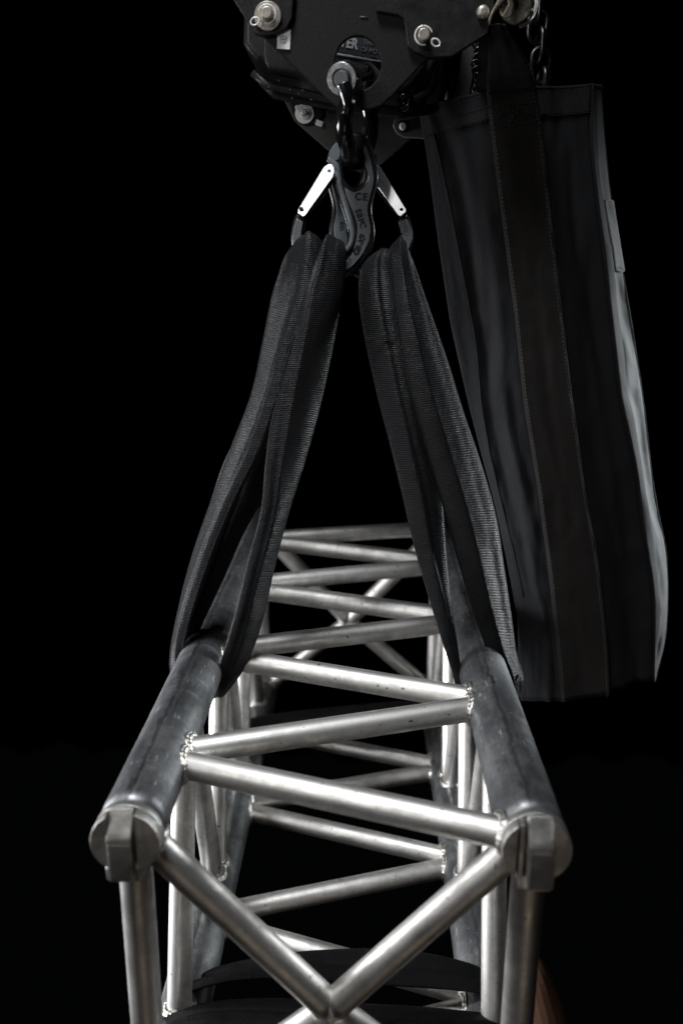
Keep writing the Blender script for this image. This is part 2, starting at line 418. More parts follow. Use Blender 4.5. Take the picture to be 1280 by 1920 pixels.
# forked end fittings at the front ends of the four chords
for k, (x, z) in XZ.items():
    y0 = D0+.006
    def seg(xa, xb, depth, name='cheek'):
        ring = []; n = 20
        a0, a1 = math.acos(max(-1, min(1, xb/.0256))), math.acos(max(-1, min(1, xa/.0256)))
        top = [(.0256*math.cos(a0+(a1-a0)*i/n), .0256*math.sin(a0+(a1-a0)*i/n)) for i in range(n+1)]
        loop = top+[(p[0], -p[1]) for p in reversed(top) if abs(p[1]) > 1e-5]
        me = curve_mesh([loop], depth/2, .0008)
        for v in me.vertices: v.co = V((x+v.co.x, y0-depth/2-v.co.z, z+v.co.y))
        return me
    f = link('end_fitting', seg(-.02559, .02559, .007), M['fitting'], truss); sharp(f)
    y0 -= .007
    sgn = -1 if x < 0 else 1
    for me in (seg(-.0256, -.0125 if sgn < 0 else -.0145, .010), seg(.0085 if sgn < 0 else .0105, .0256, .010)):
        sharp(link('cheek', me, M['fitting'], f))
    # tongue: upright plate with a rounded crown running down past the rim
    xc = -.0035 if sgn < 0 else .0025
    prof = [(0, -.032), (.0115, -.032), (.0128, -.0305), (.0128, .003), (.0120, .0065), (.0095, .0095), (.0035, .0200), (.0015, .0232), (0, .0236)]
    wd = .0185/2; me = curve_mesh([prof], wd, .0013, 3)
    for v in me.vertices: v.co = V((x+xc-v.co.z, y0-v.co.x, z+v.co.y))
    sharp(link('tongue', me, M['fitting'], f), 40)
    gg = Geo(); gg.box((x+xc, y0-.0129, z-.0145), .0150, .0006, .0300); gg.build('face_pad', M['face'], f, bevel=.0002)
    gg = Geo(); gg.box((x+xc+sgn*-.0135, y0-.004, z-.002), .004, .008, .046); gg.build('ridge', M['fitting'], f, bevel=.001)
    gg = Geo(); gg.box((x+xc, y0+.004, z-.030), .027, .020, .012); gg.build('foot', M['fitting'], f, bevel=.002)

# ------------------------------------------------------------------ ribbons (slings, straps)
def ribbon(stations, thick, creases=(), rows_n=110, nu=30, wr=.0016, seed=0., flat=.55, ridge=(), Geo_=None, pinch=.0020):
    """stations: (y_px_left, x_left, y_px_right, x_right, Y_left, Y_right); a puffed sleeve between the two edges"""
    st = []
    for s in stations:
        L, R_ = at(s[1], s[0], s[4]), at(s[3], s[2], s[5]); st.append((*L, *R_))
    k = max(2, rows_n//(len(st)-1)); path = smooth_loop(st, k, False); m = len(path)
    g = Geo_ or Geo(); rows = []; pz = pinch; uvs = []; ln = 0; prev = None
    Ls = [V(p[:3]) for p in path]; Rs = [V(p[3:]) for p in path]; Cs = [(a+b)/2 for a, b in zip(Ls, Rs)]
    for i in range(m):
        t = i/(m-1); L, R_ = Ls[i], Rs[i]; tan = (Cs[min(i+1, m-1)]-Cs[max(i-1, 0)]).normalized()
        ac = R_-L; wd = ac.length; acn = ac/wd
        n = ac.cross(tan).normalized()
        if n.dot(CAMP-Cs[i]) < 0: n = -n
        if prev is not None: ln += (Cs[i]-prev).length
        prev = Cs[i]; T = thick[0]+(thick[1]-thick[0])*t if isinstance(thick, tuple) else thick
        T = min(T, wd*.6); row = []; uv = []
        e = min(1, t*18, (1-t)*18)
        for j in range(nu+1):
            s = j/nu; h = (1-abs(2*s-1)**3)**.7
            f = T*h*flat
            for r0, r1, rh in ridge:
                rs = r0+(r1-r0)*t; f += rh*h**.4*(s/rs if s < rs else (1-s)/(1-rs))
            f += pz*.5*math.exp(-(1-t)/.08)*h*math.sin(s*9+seed+t*60)
            f += pz*math.exp(-t/.09)*h*(math.sin(s*15+seed+t*20)+.5*math.sin(s*31+seed*2))
            for c0, c1, cw, cdp in creases:
                cs = c0+(c1-c0)*t; f -= cdp*math.exp(-((s-cs)/cw)**2)*h
            f += wr*noise.noise(V((s*1.9+seed, ln*13, seed)))*h*1.3+wr*.30*noise.noise(V((s*3.5+seed, ln*48, seed*2)))*h
            row.append(L+ac*s+n*f); uv.append((s*wd, ln))
        for j in range(1, nu):
            s = 1-j/nu; h = (1-abs(2*s-1)**3)**.7
            row.append(L+ac*s-n*T*h*(1-flat)); uv.append((s*wd+.2, ln))
        uv.append(uv[0]); rows.append(row); uvs.append(uv)
    g.grid(rows, uvs); return g
def edge_seam(stations, s, off, name, parent, r=.00055, mat='sling', rows_n=110):
    st = [(*at(q[1], q[0], q[4]), *at(q[3], q[2], q[5])) for q in stations]
    path = smooth_loop(st, 20, False)
    pts = []
    for p in path:
        L, R_ = V(p[:3]), V(p[3:]); c = L+(R_-L)*s; pts.append(c+(CAMP-c).normalized()*off)
    g = Geo(); g.tube(pts, r, 8); return g.build(name, M[mat], parent)

# left sling: pale outer leg, dark inner leg, dark strand seen between them
def st(y, xl, xr, Yl, Yr, y2=None): return (y, xl, y2 if y2 else y, xr, Yl, Yr)
slL = thing('round_sling', 'black ribbed round sling looped under the left chord, hung on the left hook', 'sling', 'slings between hooks and chords')
A = [(508, 568, 490, 590, 0.884, .878), (466, 560, 456, 590, 0.862, .860), (460, 552, 446, 598, 0.846, .842), (480, 534, 462, 604, 0.834, .830), (520, 520, 505, 598, 0.834, .822), (560, 508, 548, 590, 0.836, .816),
     (640, 492, 632, 560, 0.834, .812), (740, 470, 735, 527, 0.834, .808), (840, 432, 835, 494, 0.834, .806), (940, 396, 945, 440, 0.836, .806),
     (1050, 359, 1060, 392, 0.840, .808), (1150, 334, 1160, 358, 0.844, .812), (1222, 320, 1228, 344, 0.842, .816), (1258, 320, 1268, 350, 0.846, .822), (1280, 335, 1290, 372, 0.850, .832)]
ribbon(A, (.008, .006), [(.80, .72, .09, .0015)], seed=1.3, ridge=[(.74, .80, .006)], wr=.0013).build('sling_leg', M['sling'], slL)
B = [(512, 606, 500, 636, .880, .880), (474, 606, 468, 642, .862, .860), (464, 600, 458, 647, .842, .842), (488, 586, 476, 649, .828, .826), (530, 566, 520, 647, .822, .822), (570, 552, 565, 640, .818, .820),
     (660, 533, 655, 624, .812, .822), (760, 512, 758, 602, .808, .824), (860, 498, 860, 574, .804, .822), (960, 488, 965, 541, .802, .820),
     (1060, 462, 1070, 514, .800, .818), (1150, 440, 1160, 494, .798, .816), (1220, 420, 1230, 470, .798, .816), (1262, 408, 1272, 446, .802, .820), (1296, 396, 1298, 424, .812, .826)]
ribbon(B, (.010, .007), [(.16, .30, .09, .0015)], seed=4.1, ridge=[(.30, .35, .006)], wr=.0014).build('sling_leg', M['sling'], slL)
Cc = [(520, 560, 520, 610, .880, .880), (640, 510, 640, 590, .866, .868), (760, 478, 760, 560, .858, .860), (850, 427, 850, 520, .850, .856), (930, 398, 935, 492, .846, .852), (1000, 378, 1005, 455, .844, .850),
      (1080, 355, 1085, 420, .844, .850), (1170, 330, 1180, 376, .846, .852), (1240, 320, 1250, 350, .848, .856)]
ribbon(Cc, .006, [(.45, .55, .05, .002)], seed=7.7).build('sling_leg', M['sling'], slL)
UL = [(1256, 320, 1262, 350, .828, .856), (1290, 345, 1280, 356, .826, .856), (1312, 386, 1296, 386, .824, .856), (1300, 414, 1280, 414, .820, .854), (1262, 438, 1235, 436, .812, .850)]
ribbon(UL, .004, seed=3., pinch=0).build('sling_bight', M['sling'], slL)
edge_seam(A, .86, .0055, 'seam', slL, .0004)
slR = thing('round_sling', 'black ribbed round sling looped under the right chord, stitched across, beside the bag', 'sling', 'slings between hooks and chords')
C1 = [(520, 700, 512, 738, .880, .880), (500, 706, 488, 740, .866, .862), (488, 698, 474, 742, .850, .848), (504, 676, 494, 740, .836, .830), (560, 672, 552, 748, .828, .820),
      (640, 684, 634, 764, .824, .816), (740, 706, 735, 786, .820, .814), (840, 732, 836, 806, .816, .814), (940, 756, 938, 828, .814, .814),
      (1030, 777, 1030, 836, .810, .814), (1110, 800, 1112, 844, .806, .814), (1190, 824, 1195, 856, .802, .812), (1250, 844, 1255, 862, .802, .812), (1290, 858, 1288, 872, .812, .820)]
ribbon(C1, (.008, .005), [(.60, .62, .09, .0012)], seed=2.2, ridge=[(.60, .45, .005)], wr=.0013).build('sling_leg', M['sling'], slR)
D1 = [(510, 742, 515, 764, .880, .878), (470, 738, 480, 762, .862, .860), (462, 732, 474, 765, .842, .842), (486, 730, 500, 778, .826, .828), (560, 736, 570, 802, .816, .824),
     (660, 750, 668, 836, .812, .824), (760, 774, 770, 868, .810, .824), (860, 802, 870, 902, .810, .824), (960, 832, 970, 930, .810, .824),
     (1060, 860, 1070, 946, .812, .826), (1140, 882, 1150, 958, .814, .828), (1210, 908, 1222, 968, .818, .832), (1262, 932, 1272, 982, .824, .838), (1300, 942, 1300, 975, .834, .846)]
ribbon(D1, (.009, .007), [(.85, .7, .10, .001)], seed=5.9, ridge=[(.30, .45, .007)], wr=.0014).build('sling_leg', M['sling'], slR)
UR = [(1270, 850, 1252, 854, .812, .846), (1302, 864, 1290, 868, .816, .850), (1316, 905, 1300, 905, .820, .852), (1306, 948, 1290, 948, .822, .852), (1266, 972, 1250, 968, .822, .850)]
ribbon(UR, .004, seed=3.6, pinch=0).build('sling_bight', M['sling'], slR)
edge_seam(D1, .03, .0022, 'seam', slR, .0004)
g = Geo()                                             # stitched join across the inner leg
g.tube([at(686+i*4.2, 634-.3*i+.8*math.sin(i*2.2), .8105) for i in range(13)], .00055, 6)
g.build('stitching', M['darkthread'], slR)

# loose slings lying across the bottom chords
def loose(stt, label, mat='strap', seed=0., thick=.008, wr=.002):
    o = ribbon(stt, thick, [(.5, .45, .08, .002)], seed=seed, wr=wr).build('loose_sling', M[mat]); tag(o, label, 'sling', 'slack slings across the bottom chords'); return o
def lst(xs, top, bot, Yt, Yb): return [(bot_, x, top_, x, Yb, Yt) for x, top_, bot_ in zip(xs, top, bot)]
loose(lst([318, 350, 420, 500, 580, 680, 780, 860, 915, 950, 985], [1862, 1836, 1810, 1795, 1783, 1778, 1784, 1800, 1822, 1846, 1890], [1878, 1862, 1842, 1836, 1838, 1846, 1852, 1858, 1866, 1880, 1905], .705, .658),
      'slack black strap arching across the bottom chords behind the front crossing', seed=1.)
loose(lst([300, 350, 420, 520, 640, 760, 850, 930, 985], [1920, 1892, 1876, 1871, 1880, 1886, 1893, 1905, 1940], [1950, 1930, 1925, 1930, 1940, 1945, 1950, 1958, 1975], .642, .602),
      'slack black strap lowest in the picture, cut by its bottom edge', seed=2.)
loose(lst([452, 500, 580, 680, 760, 830, 850], [1352, 1340, 1330, 1320, 1314, 1318, 1330], [1385, 1390, 1385, 1375, 1368, 1365, 1372], 1.18, 1.115),
      'dark slack strap far back low between the truss sides', seed=3.)

# ------------------------------------------------------------------ hooks and shackle
def c2(x, y): return (520+x/4.267, 240+y/4.267)
OUT = [(620, 45), (700, 70), (755, 150), (790, 270), (806, 380), (800, 450), (776, 540), (758, 620), (760, 700), (778, 790), (778, 880), (750, 980), (690, 1085), (590, 1180),
       (460, 1225), (310, 1190), (195, 1100), (128, 980), (112, 850), (150, 700), (205, 715), (232, 745), (212, 860), (235, 950), (300, 1025), (400, 1060), (485, 1040),
       (540, 970), (560, 890), (552, 800), (520, 690), (485, 590), (455, 500), (440, 400), (425, 320), (400, 245), (415, 200), (470, 110), (540, 60)]
EYE = [(615, 180), (665, 205), (685, 260), (682, 310), (706, 370), (700, 420), (670, 455), (620, 472), (575, 460), (545, 425), (530, 360), (535, 270), (560, 205)]
FACE = [(700, 140), (735, 235), (762, 350), (768, 430), (742, 540), (722, 620), (722, 690), (740, 780), (738, 865), (712, 950), (655, 1045), (565, 1130), (450, 1160), (440, 1105), (520, 1080), (590, 1020), (628, 910), (640, 800), (622, 715),
        (585, 630), (552, 545), (540, 480), (575, 500), (622, 512), (690, 480), (730, 425), (728, 360), (700, 300), (704, 250), (690, 190)]
RIDGE = [(405, 248), (470, 300), (490, 400), (500, 480), (540, 600), (585, 750), (600, 850), (585, 930), (550, 985)]
def hook(mir, Y, label):
    def fx(p):
        x, y = p
        if mir: x = 2*597-x
        return c2(x, y)
    h = thing('sling_hook', label, 'hook', 'forged hooks hung on the shackle')
    plate('hook_body', [[fx(p) for p in OUT], [fx(p) for p in EYE]], Y, .0085, .0035, M['hookrim'], h, (0, 1), 3)
    plate('hook_face', [[fx(p) for p in FACE]], Y-.0088, .0009, .0006, M['hookface'], h, (0,))
    g = Geo(); g.tube([at(*fx(p), Y-.0078) for p in smooth_loop([(a, b, ) for a, b in RIDGE], 6, False)], .0028, 10); g.build('hook_ridge', M['hookface'], h)
    # ear at the gate hinge and closed tip in grey
    plate('hook_tip', [[fx(p) for p in [(122, 850), (155, 735), (195, 745), (205, 760), (190, 860), (205, 960), (165, 990), (135, 940)]]], Y-.0088, .0009, .0006, M['hookface'], h, (0,))
    plate('hinge_lug', [[fx(p) for p in [(412, 205), (470, 120), (500, 170), (490, 250), (440, 262)]]], Y-.0088, .0009, .0006, M['hookface'], h, (0,))
    # safety gate: folded channel, bright face on the side to the camera
    gp = [(372, 312), (400, 294), (432, 292), (456, 318), (460, 350), (448, 395), (226, 700), (206, 712), (163, 678), (162, 655)]
    Yg = Y-.0125
    gt = plate('gate', [[fx(p) for p in gp], [fx(p) for p in circ(418, 347, 12, 14)], [fx(p) for p in circ(198, 657, 12, 14)]], Yg, .0009, .0004, M['gate'], h)
    side_ = [(432, 400), (448, 396), (455, 420), (330, 600), (280, 660), (225, 702), (240, 670)]
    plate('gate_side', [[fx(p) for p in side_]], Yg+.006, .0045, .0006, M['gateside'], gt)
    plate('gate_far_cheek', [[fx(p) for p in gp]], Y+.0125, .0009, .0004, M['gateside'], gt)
    hc = at(*fx((310, 500)), Yg); RG = Matrix.Rotation(math.radians(-12 if not mir else -12), 3, 'Z') @ Matrix.Rotation(math.radians(-4), 3, 'X')
    for v in gt.data.vertices: v.co = hc+RG @ (v.co-hc)
    for q in ((418, 347), (198, 657)):
        c = at(*fx(q), Y); g = Geo(); g.tube([c+V((0, -.0118, 0)), c+V((0, .0134, 0))], .0021, 14); g.build('rivet', M['hookrim'] if q[1] > 500 else M['chrome'], gt, sh=40)
    return h
h1 = hook(False, .862, 'front forged hook stamped with letters, open to the left with bright gate')
YT = .862-.0098
text_px('stamped_text', 'CE', *c2(668, 553), YT, 13.5, -4, M['engrave'], h1, 1., .0003, .6, 1.2)
for ch, (x, y), a in (('S', (640, 665), -75), ('B', (652, 702), -73), ('P', (664, 742), -76), ('C', (680, 775), -84),
                      ('9', (680, 866), 68), ('K', (672, 897), 66), ('-', (664, 930), 62), ('8', (648, 958), 58), ('G', (632, 990), 54)):
    text_px('stamped_text', ch, *c2(x, y), YT, 11.5, a, M['engrave'], h1, .95, .0003, .55)
g = Geo(); g.tube([at(*c2(*p), YT) for p in smooth_loop([(568, 1040), (580, 1052), (582, 1080)], 5, False)], .0006, 6); g.build('stamped_mark', M['engrave'], h1)
h2 = hook(True, .892, 'rear forged hook, open to the right, its gate shut beside the bag')
# faint stamp on the rear hook, reading upward
text_px('stamped_text', 'WS', 641, 424, .892-.0098, 8, 88, M['engrave'], h2, 1., .0003, .2)

sh = thing('bow_shackle', 'gloss black bow shackle joining the round plate hole and both hooks', 'shackle')
path = [(at(649, 168, .815)), at(652, 188, .815), at(646, 215, .817), at(645, 245, .822), at(650, 270, .832), at(656, 292, .846), at(664, 306, .862),
        at(675, 300, .880), at(686, 278, .892), at(694, 250, .898), at(694, 225, .900), at(690, 195, .898), at(692, 165, .895), at(694, 150, .893)]
pp = [V(p) for p in smooth_loop([tuple(p) for p in path], 8, False)]
g = Geo(); m_ = len(pp)
g.tube(pp, [.0080 if 20 < i < m_-12 else .0066+.0014*min(1, i/20) for i in range(m_)], 24); g.build('bow', M['gloss'], sh)
def disc(name, c, r, half, mat, parent, bev=.0015, ax=V((0, 1, 0)), n=40):
    me = curve_mesh([[(r*math.cos(2*math.pi*i/n), r*math.sin(2*math.pi*i/n)) for i in range(n)]], half, bev, 3)
    q = ax.normalized().to_track_quat('-Z', 'Y'); c = V(c)
    for v in me.vertices: v.co = c+q @ v.co
    o = link(name, me, mat, parent); sharp(o, 50); return o
axp = (at(694, 134, .893)-at(645, 148, .812)).normalized()
e1 = disc('eye', at(645, 147, .815), .0142, .0075, M['gloss'], sh, .003, axp)
disc('eye_face', at(645, 147, .815)-axp*.0072, .0132, .0008, M['ear'], e1, .0004, axp)
g = Geo(); c0 = at(645, 147, .815); g.tube([c0+axp*.004-axp*.013, c0+axp*.10], .0070, 28); pin = g.build('pin', M['gloss'], sh, sh=40)
g = Geo(); g.tube([c0-axp*.0082+(Matrix.Rotation(t*2*math.pi/32, 3, axp) @ axp.orthogonal().normalized())*.0082 for t in range(32)], .0008, 8, True); g.build('pin_groove', M['engrave'], pin)
disc('pin_end', c0-axp*.0092, .0067, .0008, M['hookface'], pin, .0004, axp)
disc('eye', at(693, 134, .893), .0150, .0080, M['gloss'], sh, .004, axp)
# neck blending bright eye into the bow
g = Geo(); g.tube([V(p) for p in smooth_loop([tuple(at(645, 160, .8095)), tuple(at(649, 176, .8085)), tuple(at(652, 195, .8090)), tuple(at(648, 214, .811))], 6, False)],
                  [.0078-.00022*i for i in range(19)], 18); g.build('neck', M['gloss'], sh)

# ------------------------------------------------------------------ hoist
ho = thing('chain_hoist', 'black chain hoist with pinned side plates hanging above the shackle', 'hoist')
def c1(x, y): return (420+x/3.2, y/3.2)
YP = .850
tri = [(420, -60), (437, -20), (478, 62), (492, 68), (612, 184), (628, 200), (655, 207), (690, 207), (714, 200), (735, 180), (800, 112), (846, 108), (912, 66), (925, 20), (930, -60)]
fp = plate('front_plate', [tri, circ(671, 120, 43, 48, 51)], YP, .003, .0012, M['plate'], ho)
br = plate('bracket', [[(400, -70), (437, -2), (478, 64), (490, 69), (518, 66), (538, 54), (548, 34), (552, -20), (548, -70)]], YP-.006, .0028, .0009, M['bodyblack'], ho, ())
plate('bracket', [[(700, -60), (705, 22), (745, 29), (757, 36), (760, 60), (764, 86), (776, 98), (800, 109), (846, 107), (913, 64), (925, 10), (925, -60)]], YP-.006, .0028, .0009, M['bodyblack'], ho, ())
def split_pin(px, py, Y, rw, rp, ang, parent, wm='steel'):
    c = at(px, py, Y); sc = (at(px, py, Y)-at(px+1, py, Y)).length
    if rw: disc('washer', c, rw*sc, .0012, M[wm], parent, .0005)
    p = disc('clevis_pin', c-V((0, .005, 0)), rp*sc, .006, M['steel'], parent, .0012)
    a = math.radians(ang); d = V((math.cos(a), 0, -math.sin(a))); n = V((-d.z, 0, d.x)); r = rp*sc; pts = []
    for i in range(40):                               # ring arc round the pin
        t = math.pi*(-.75+1.5*i/39)+math.pi; pts.append(c+V((0, -.0062, 0))+(d*math.cos(t)+n*math.sin(t))*r*1.45)
    g = Geo(); g.tube(pts, .0007, 8)
    lc = c+d*r*2.35+V((0, -.0062, 0)); g.tube([lc+(d*math.cos(t*2*math.pi/20)+n*math.sin(t*2*math.pi/20)*.75)*r*.75 for t in range(20)], .0007, 8, True)
    g.build('split_pin', M['chrome'], p)
split_pin(502, 30, YP-.0105, 25, 11, 152, ho)
split_pin(793, 70, YP-.0105, 0, 11, 28, ho)
g = Geo(); g.box(at(532, 73, YP-.0042), .0118, .0004, .0165, Matrix.Rotation(.06, 3, 'Y')); stc = g.build('sticker', M['sticker'], ho, False)
g = Geo(); g.tube([at(531+6*math.cos(t*.314), 74+7*math.sin(t*.314), YP-.0046) for t in range(20)], .0003, 6, True)
g.tube([at(526, 74, YP-.0046), at(537, 73, YP-.0046)], .0003, 6); g.tube([at(529, 68, YP-.0046), at(533, 80, YP-.0046)], .0003, 6); g.build('sticker_mark', M['printdim'], stc)
g = Geo(); g.tube([at(675, 31, YP-.0035), at(689, 33, YP-.0035)], .0006, 6); g.build('paint_chip', M['rail'], fp)
# motor housing behind the front plate, hanging a little rolled
YB_ = .895
RO = [(478, -80), (474, 118), (482, 130), (496, 146), (500, 148), (640, 176), (735, 196), (770, 190), (800, 170), (826, 120), (835, -80)]
hb = plate('housing', [RO], YB_+.075, .075, .006, M['bodyblack'], ho, (), 4)
plate('housing_rib', [[(494, -80), (494, 108), (500, 124), (506, 134), (620, 152), (740, 176), (770, 166), (796, 130), (800, -80)]], YB_+.004, .010, .003, M['bodyblack'], hb, (), 3)
g = Geo()
g.tube([at(474, 136, YB_+.012), at(500, 160, YB_+.012), at(560, 172, YB_+.012), at(640, 190, YB_+.012), at(740, 208, YB_+.012), at(800, 196, YB_+.012)], .0040, 10)
g.tube([at(490, 150, YB_+.04), at(515, 176, YB_+.04), at(640, 200, YB_+.04), at(740, 214, YB_+.04), at(800, 206, YB_+.04)], .0050, 10)
g.build('casing_lip', M['bodyblack'], hb)
g = Geo()
for x, y in ((523, 151), (560, 176), (568, 169), (548, 184), (545, 168), (584, 187), (504, 163)):
    g.box(at(x, y, YB_+.003), random.uniform(.0015, .004), .0008, .0008, Matrix.Rotation(.18, 3, 'Y'))
g.build('paint_chip', M['rail'], hb)
YL = YB_-.0125
plate('label_panel', [[(600, 40), (745, 68), (745, 124), (600, 98)]], YL, .0006, .0002, M['panel'], hb)
plate('label_panel', [[(600, 98), (745, 124), (745, 160), (600, 134)]], YL+.0004, .0006, .0002, M['panelgrey'], hb)
g = Geo(); g.tube([at(600, 95.5, YL-.001), at(745, 121, YL-.001)], .0007, 8); g.build('label_line', M['print'], hb)
text_px('label_text', 'TER', 654, 81, YL-.001, 19, -9, M['print'], hb, .80, .0002, .9)
text_px('label_text', 'THE W', 697, 81.5, YL-.001, 8.5, -9, M['printdim'], hb, .95, .0002, .2)
text_px('label_text', 'OF MOTI', 696, 95.5, YL-.001, 8.5, -9, M['printdim'], hb, .9, .0002, .2)
# rear plate with its two fixings
YR = 1.06
rp = plate('rear_plate', [[(500, 130), (534, 190), (552, 226), (560, 234), (622, 288), (656, 318), (690, 326), (722, 303), (768, 262), (805, 225), (840, 150), (840, 120)]], YR, .003, .0008, M['dullplate'], ho)
plate('lug', [[(540, 180), (548, 214), (556, 228), (570, 234), (590, 234), (600, 228), (606, 216), (606, 180)]], YR-.006, .0028, .0012, M['plate'], ho)
split_pin(571, 213, YR-.0105, 17.5, 6, 215, ho, 'chrome')
g = Geo(); g.box(at(598, 231, YR-.0095), .008, .0006, .006, Matrix.Rotation(.3, 3, 'Y')); g.build('sticker', M['sticker'], ho, False)
plate('lug', [[(736, 236), (740, 224), (752, 218), (780, 219), (812, 221), (812, 262), (788, 260), (756, 258), (743, 250)]], .99, .0022, .0010, M['rail'], ho)
disc('bolt', at(755, 237, .985), .0062, .003, M['plate'], ho, .001); disc('bolt_tip', at(755, 237, .981), .0039, .003, M['chrome'], ho, .0012)
# frame rail, cables and dark bits right of the housing
g = Geo()
a, b = at(884, 70, 1.0), at(862, 200, 1.0); g.box((a+b)/2, .0150, .010, (a-b).length, Matrix.Rotation(math.atan2((a-b).x, (a-b).z), 3, 'Y')); g.build('rail', M['rail'], ho, False, bevel=.001)
def cable(pts, r, mat, name='cable', par=None):
    g = Geo(); g.tube([V(p) for p in smooth_loop([tuple(at(*p)) for p in pts], 8, False)], r, 14); return g.build(name, M[mat], par or ho)
cable([(820, 60, .93), (815, 120, .93), (800, 165, .94), (770, 190, .95), (755, 196, .95)], .0075, 'bodyblack')
cable([(842, 90, .99), (843, 140, .99), (838, 200, 1.0)], .004, 'bodyblack')
cable([(901, 70, .99), (897, 110, .99), (902, 150, .99), (895, 190, 1.)], .005, 'bodyblack')
g = Geo()
for i in range(9):
    p = at(897+3*math.sin(i*1.4), 84+i*12, .982); g.tube([p+V((.006*math.cos(t*.45), 0, .004*math.sin(t*.45))) for t in range(14)], .0012, 6, True)
g.build('spring', M['chain'], ho)
cable([(748, 190, .905), (756, 178, .90), (768, 186, .90), (764, 200, .90), (750, 204, .905)], .0040, 'gloss')
disc('bolt_dome', at(905, 23, YP-.010), .0058, .004, M['steel'], ho, .0035)
pu = thing('snap_hook', 'worn metal snap hook clipped at top right holding the bag handle', 'clip')
plate('clip_arm', [[(915, 48), (914, 36), (920, 22), (932, 0), (945, -30), (985, -30), (962, -2), (948, 0), (936, 12), (924, 28), (919, 46)]], .836, .0022, .0012, M['brass'], pu, ())
disc('clip_wheel', at(965, 12, .842), .0150, .003, M['brass'], pu, .0016)
for r_, dy in ((.0178, .004), (.0196, .010)):
    g = Geo(); c = at(966, 8, .842+dy); g.tube([c+V((r_*math.cos(t), 0, r_*math.sin(t))) for t in [-1.35+i*.09 for i in range(26)]], .0008, 8); g.build('clip_ring', M['chrome'], pu)
plate('clip_arm', [[(955, -30), (962, 10), (958, 30), (948, 36), (940, 30), (952, 10), (948, -30)]], .829, .0012, .0006, M['brass'], pu, ())
# load chain
ch = thing('load_chain', 'dark steel load chain hanging down behind the bag handle', 'chain')
def link_mesh(c, Lh, wh, r, ang):
    pts = []; n = 12
    for i in range(n+1): t = math.pi*i/n; pts.append((wh*math.cos(t), Lh-wh+wh*math.sin(t)))
    for i in range(n+1): t = math.pi+math.pi*i/n; pts.append((wh*math.cos(t), -(Lh-wh)+wh*math.sin(t)))
    g = Geo(); ca, sa = math.cos(ang), math.sin(ang)
    g.tube([c+V((x*ca, x*sa, z)) for x, z in pts], r, 12, True); return g
for i in range(7):
    py = -24+i*37
    link_mesh(at(1002+i*2.5, py, .99), .0172, .0100, .0028, .25 if i % 2 == 0 else 1.75).build('chain_link', M['chain'], ch)

# ------------------------------------------------------------------ bag
bag = thing('chain_bag', 'tall black canvas chain bag with wide webbing band hanging on the right', 'bag')
K = {
 'p1': [(785, 208), (800, 283), (821, 445), (845, 608), (878, 754), (905, 860), (928, 944), (955, 1075), (975, 1186), (976, 1313)],
 'p2': [(799, 201), (821, 283), (847, 405), (878, 567), (893, 648), (902, 760), (920, 860), (940, 944), (972, 1075), (992, 1186), (1000, 1314)],
 'p3': [(911, 174), (916, 226), (939, 405), (963, 587), (981, 758), (1008, 924), (1027, 1072), (1044, 1236), (1050, 1314)],
 'p4': [(1003, 166), (1010, 213), (1028, 384), (1049, 567), (1073, 758), (1096, 924), (1119, 1049), (1136, 1203), (1140, 1300)],
 'p5': [(1108, 161), (1105, 254), (1118, 372), (1134, 506), (1162, 750), (1191, 875), (1204, 990), (1224, 1104), (1225, 1190), (1224, 1276)],
 'p6': [(1126, 164), (1130, 238), (1142, 364), (1160, 478), (1179, 587), (1205, 754), (1218, 875), (1231, 957), (1248, 1032), (1251, 1114), (1247, 1203), (1234, 1245), (1227, 1279)]}
def poly_at(pts, t):
    y = pts[0][1]+(pts[-1][1]-pts[0][1])*t
    for (x0, y0), (x1, y1) in zip(pts, pts[1:]):
        if y <= y1 or (x1, y1) == pts[-1]: return x0+(x1-x0)*(y-y0)/(y1-y0), y
def col(key, t, Y):
    # average nearby samples for a soft line
    a = [poly_at(K[key], min(1, max(0, t+d))) for d in (-.02, 0, .02)]
    if t < .02 or t > .98: a = [a[1]]*3
    return at(sum(p[0] for p in a)/3, a[1][1], Y)
DY = {'p1': .946, 'p2': .938, 'p3': .922, 'p4': .925, 'p5': .940, 'p6': .975}
def bag_row(t, off=0., n=12, keys=('p1', 'p2', 'p3', 'p4', 'p5')):
    ys = {}
    C = [col(k, t, DY[k]-off) for k in keys]; out = []
    for i in range(len(C)-1):
        for j in range(n):
            s = j/n; p = C[i].lerp(C[i+1], s)
            e = math.sin(math.pi*s)
            wr = .007*noise.noise(V((i*3+s*2.2, t*3.2, 1.)))*e+.004*noise.noise(V((i*5+s*5, t*9, 2.)))*e+.0015*noise.noise(V((i*5+s*11, t*30, 3.)))
            if i == 1: wr += (-.004*math.exp(-((s-.55-.2*math.sin(t*5))/.22)**2)+.0025*math.exp(-((s-.22)/.13)**2))*min(1, (t)*6)*(1-.6*t)
            if i == 2: wr *= .35
            if i == 0: wr *= .15
            if i == 3: wr += .006*e
            out.append(p+V((0, wr, 0)))
    out.append(C[-1]); return out
MR = 120
rows = []; uvs = []
def fin(rws, bag_keys=None):
    g = Geo(); uv = []
    L = 0
    for i, r in enumerate(rws):
        if i: L += (r[len(r)//2]-rws[i-1][len(r)//2]).length
        u = [0.]
        for a, b in zip(r, r[1:]): u.append(u[-1]+(b-a).length)
        uv.append([(x, L) for x in u])
    g.grid(rws, uv, False); return g
rows = [bag_row(i/MR) for i in range(MR+1)]
g = fin(rows)
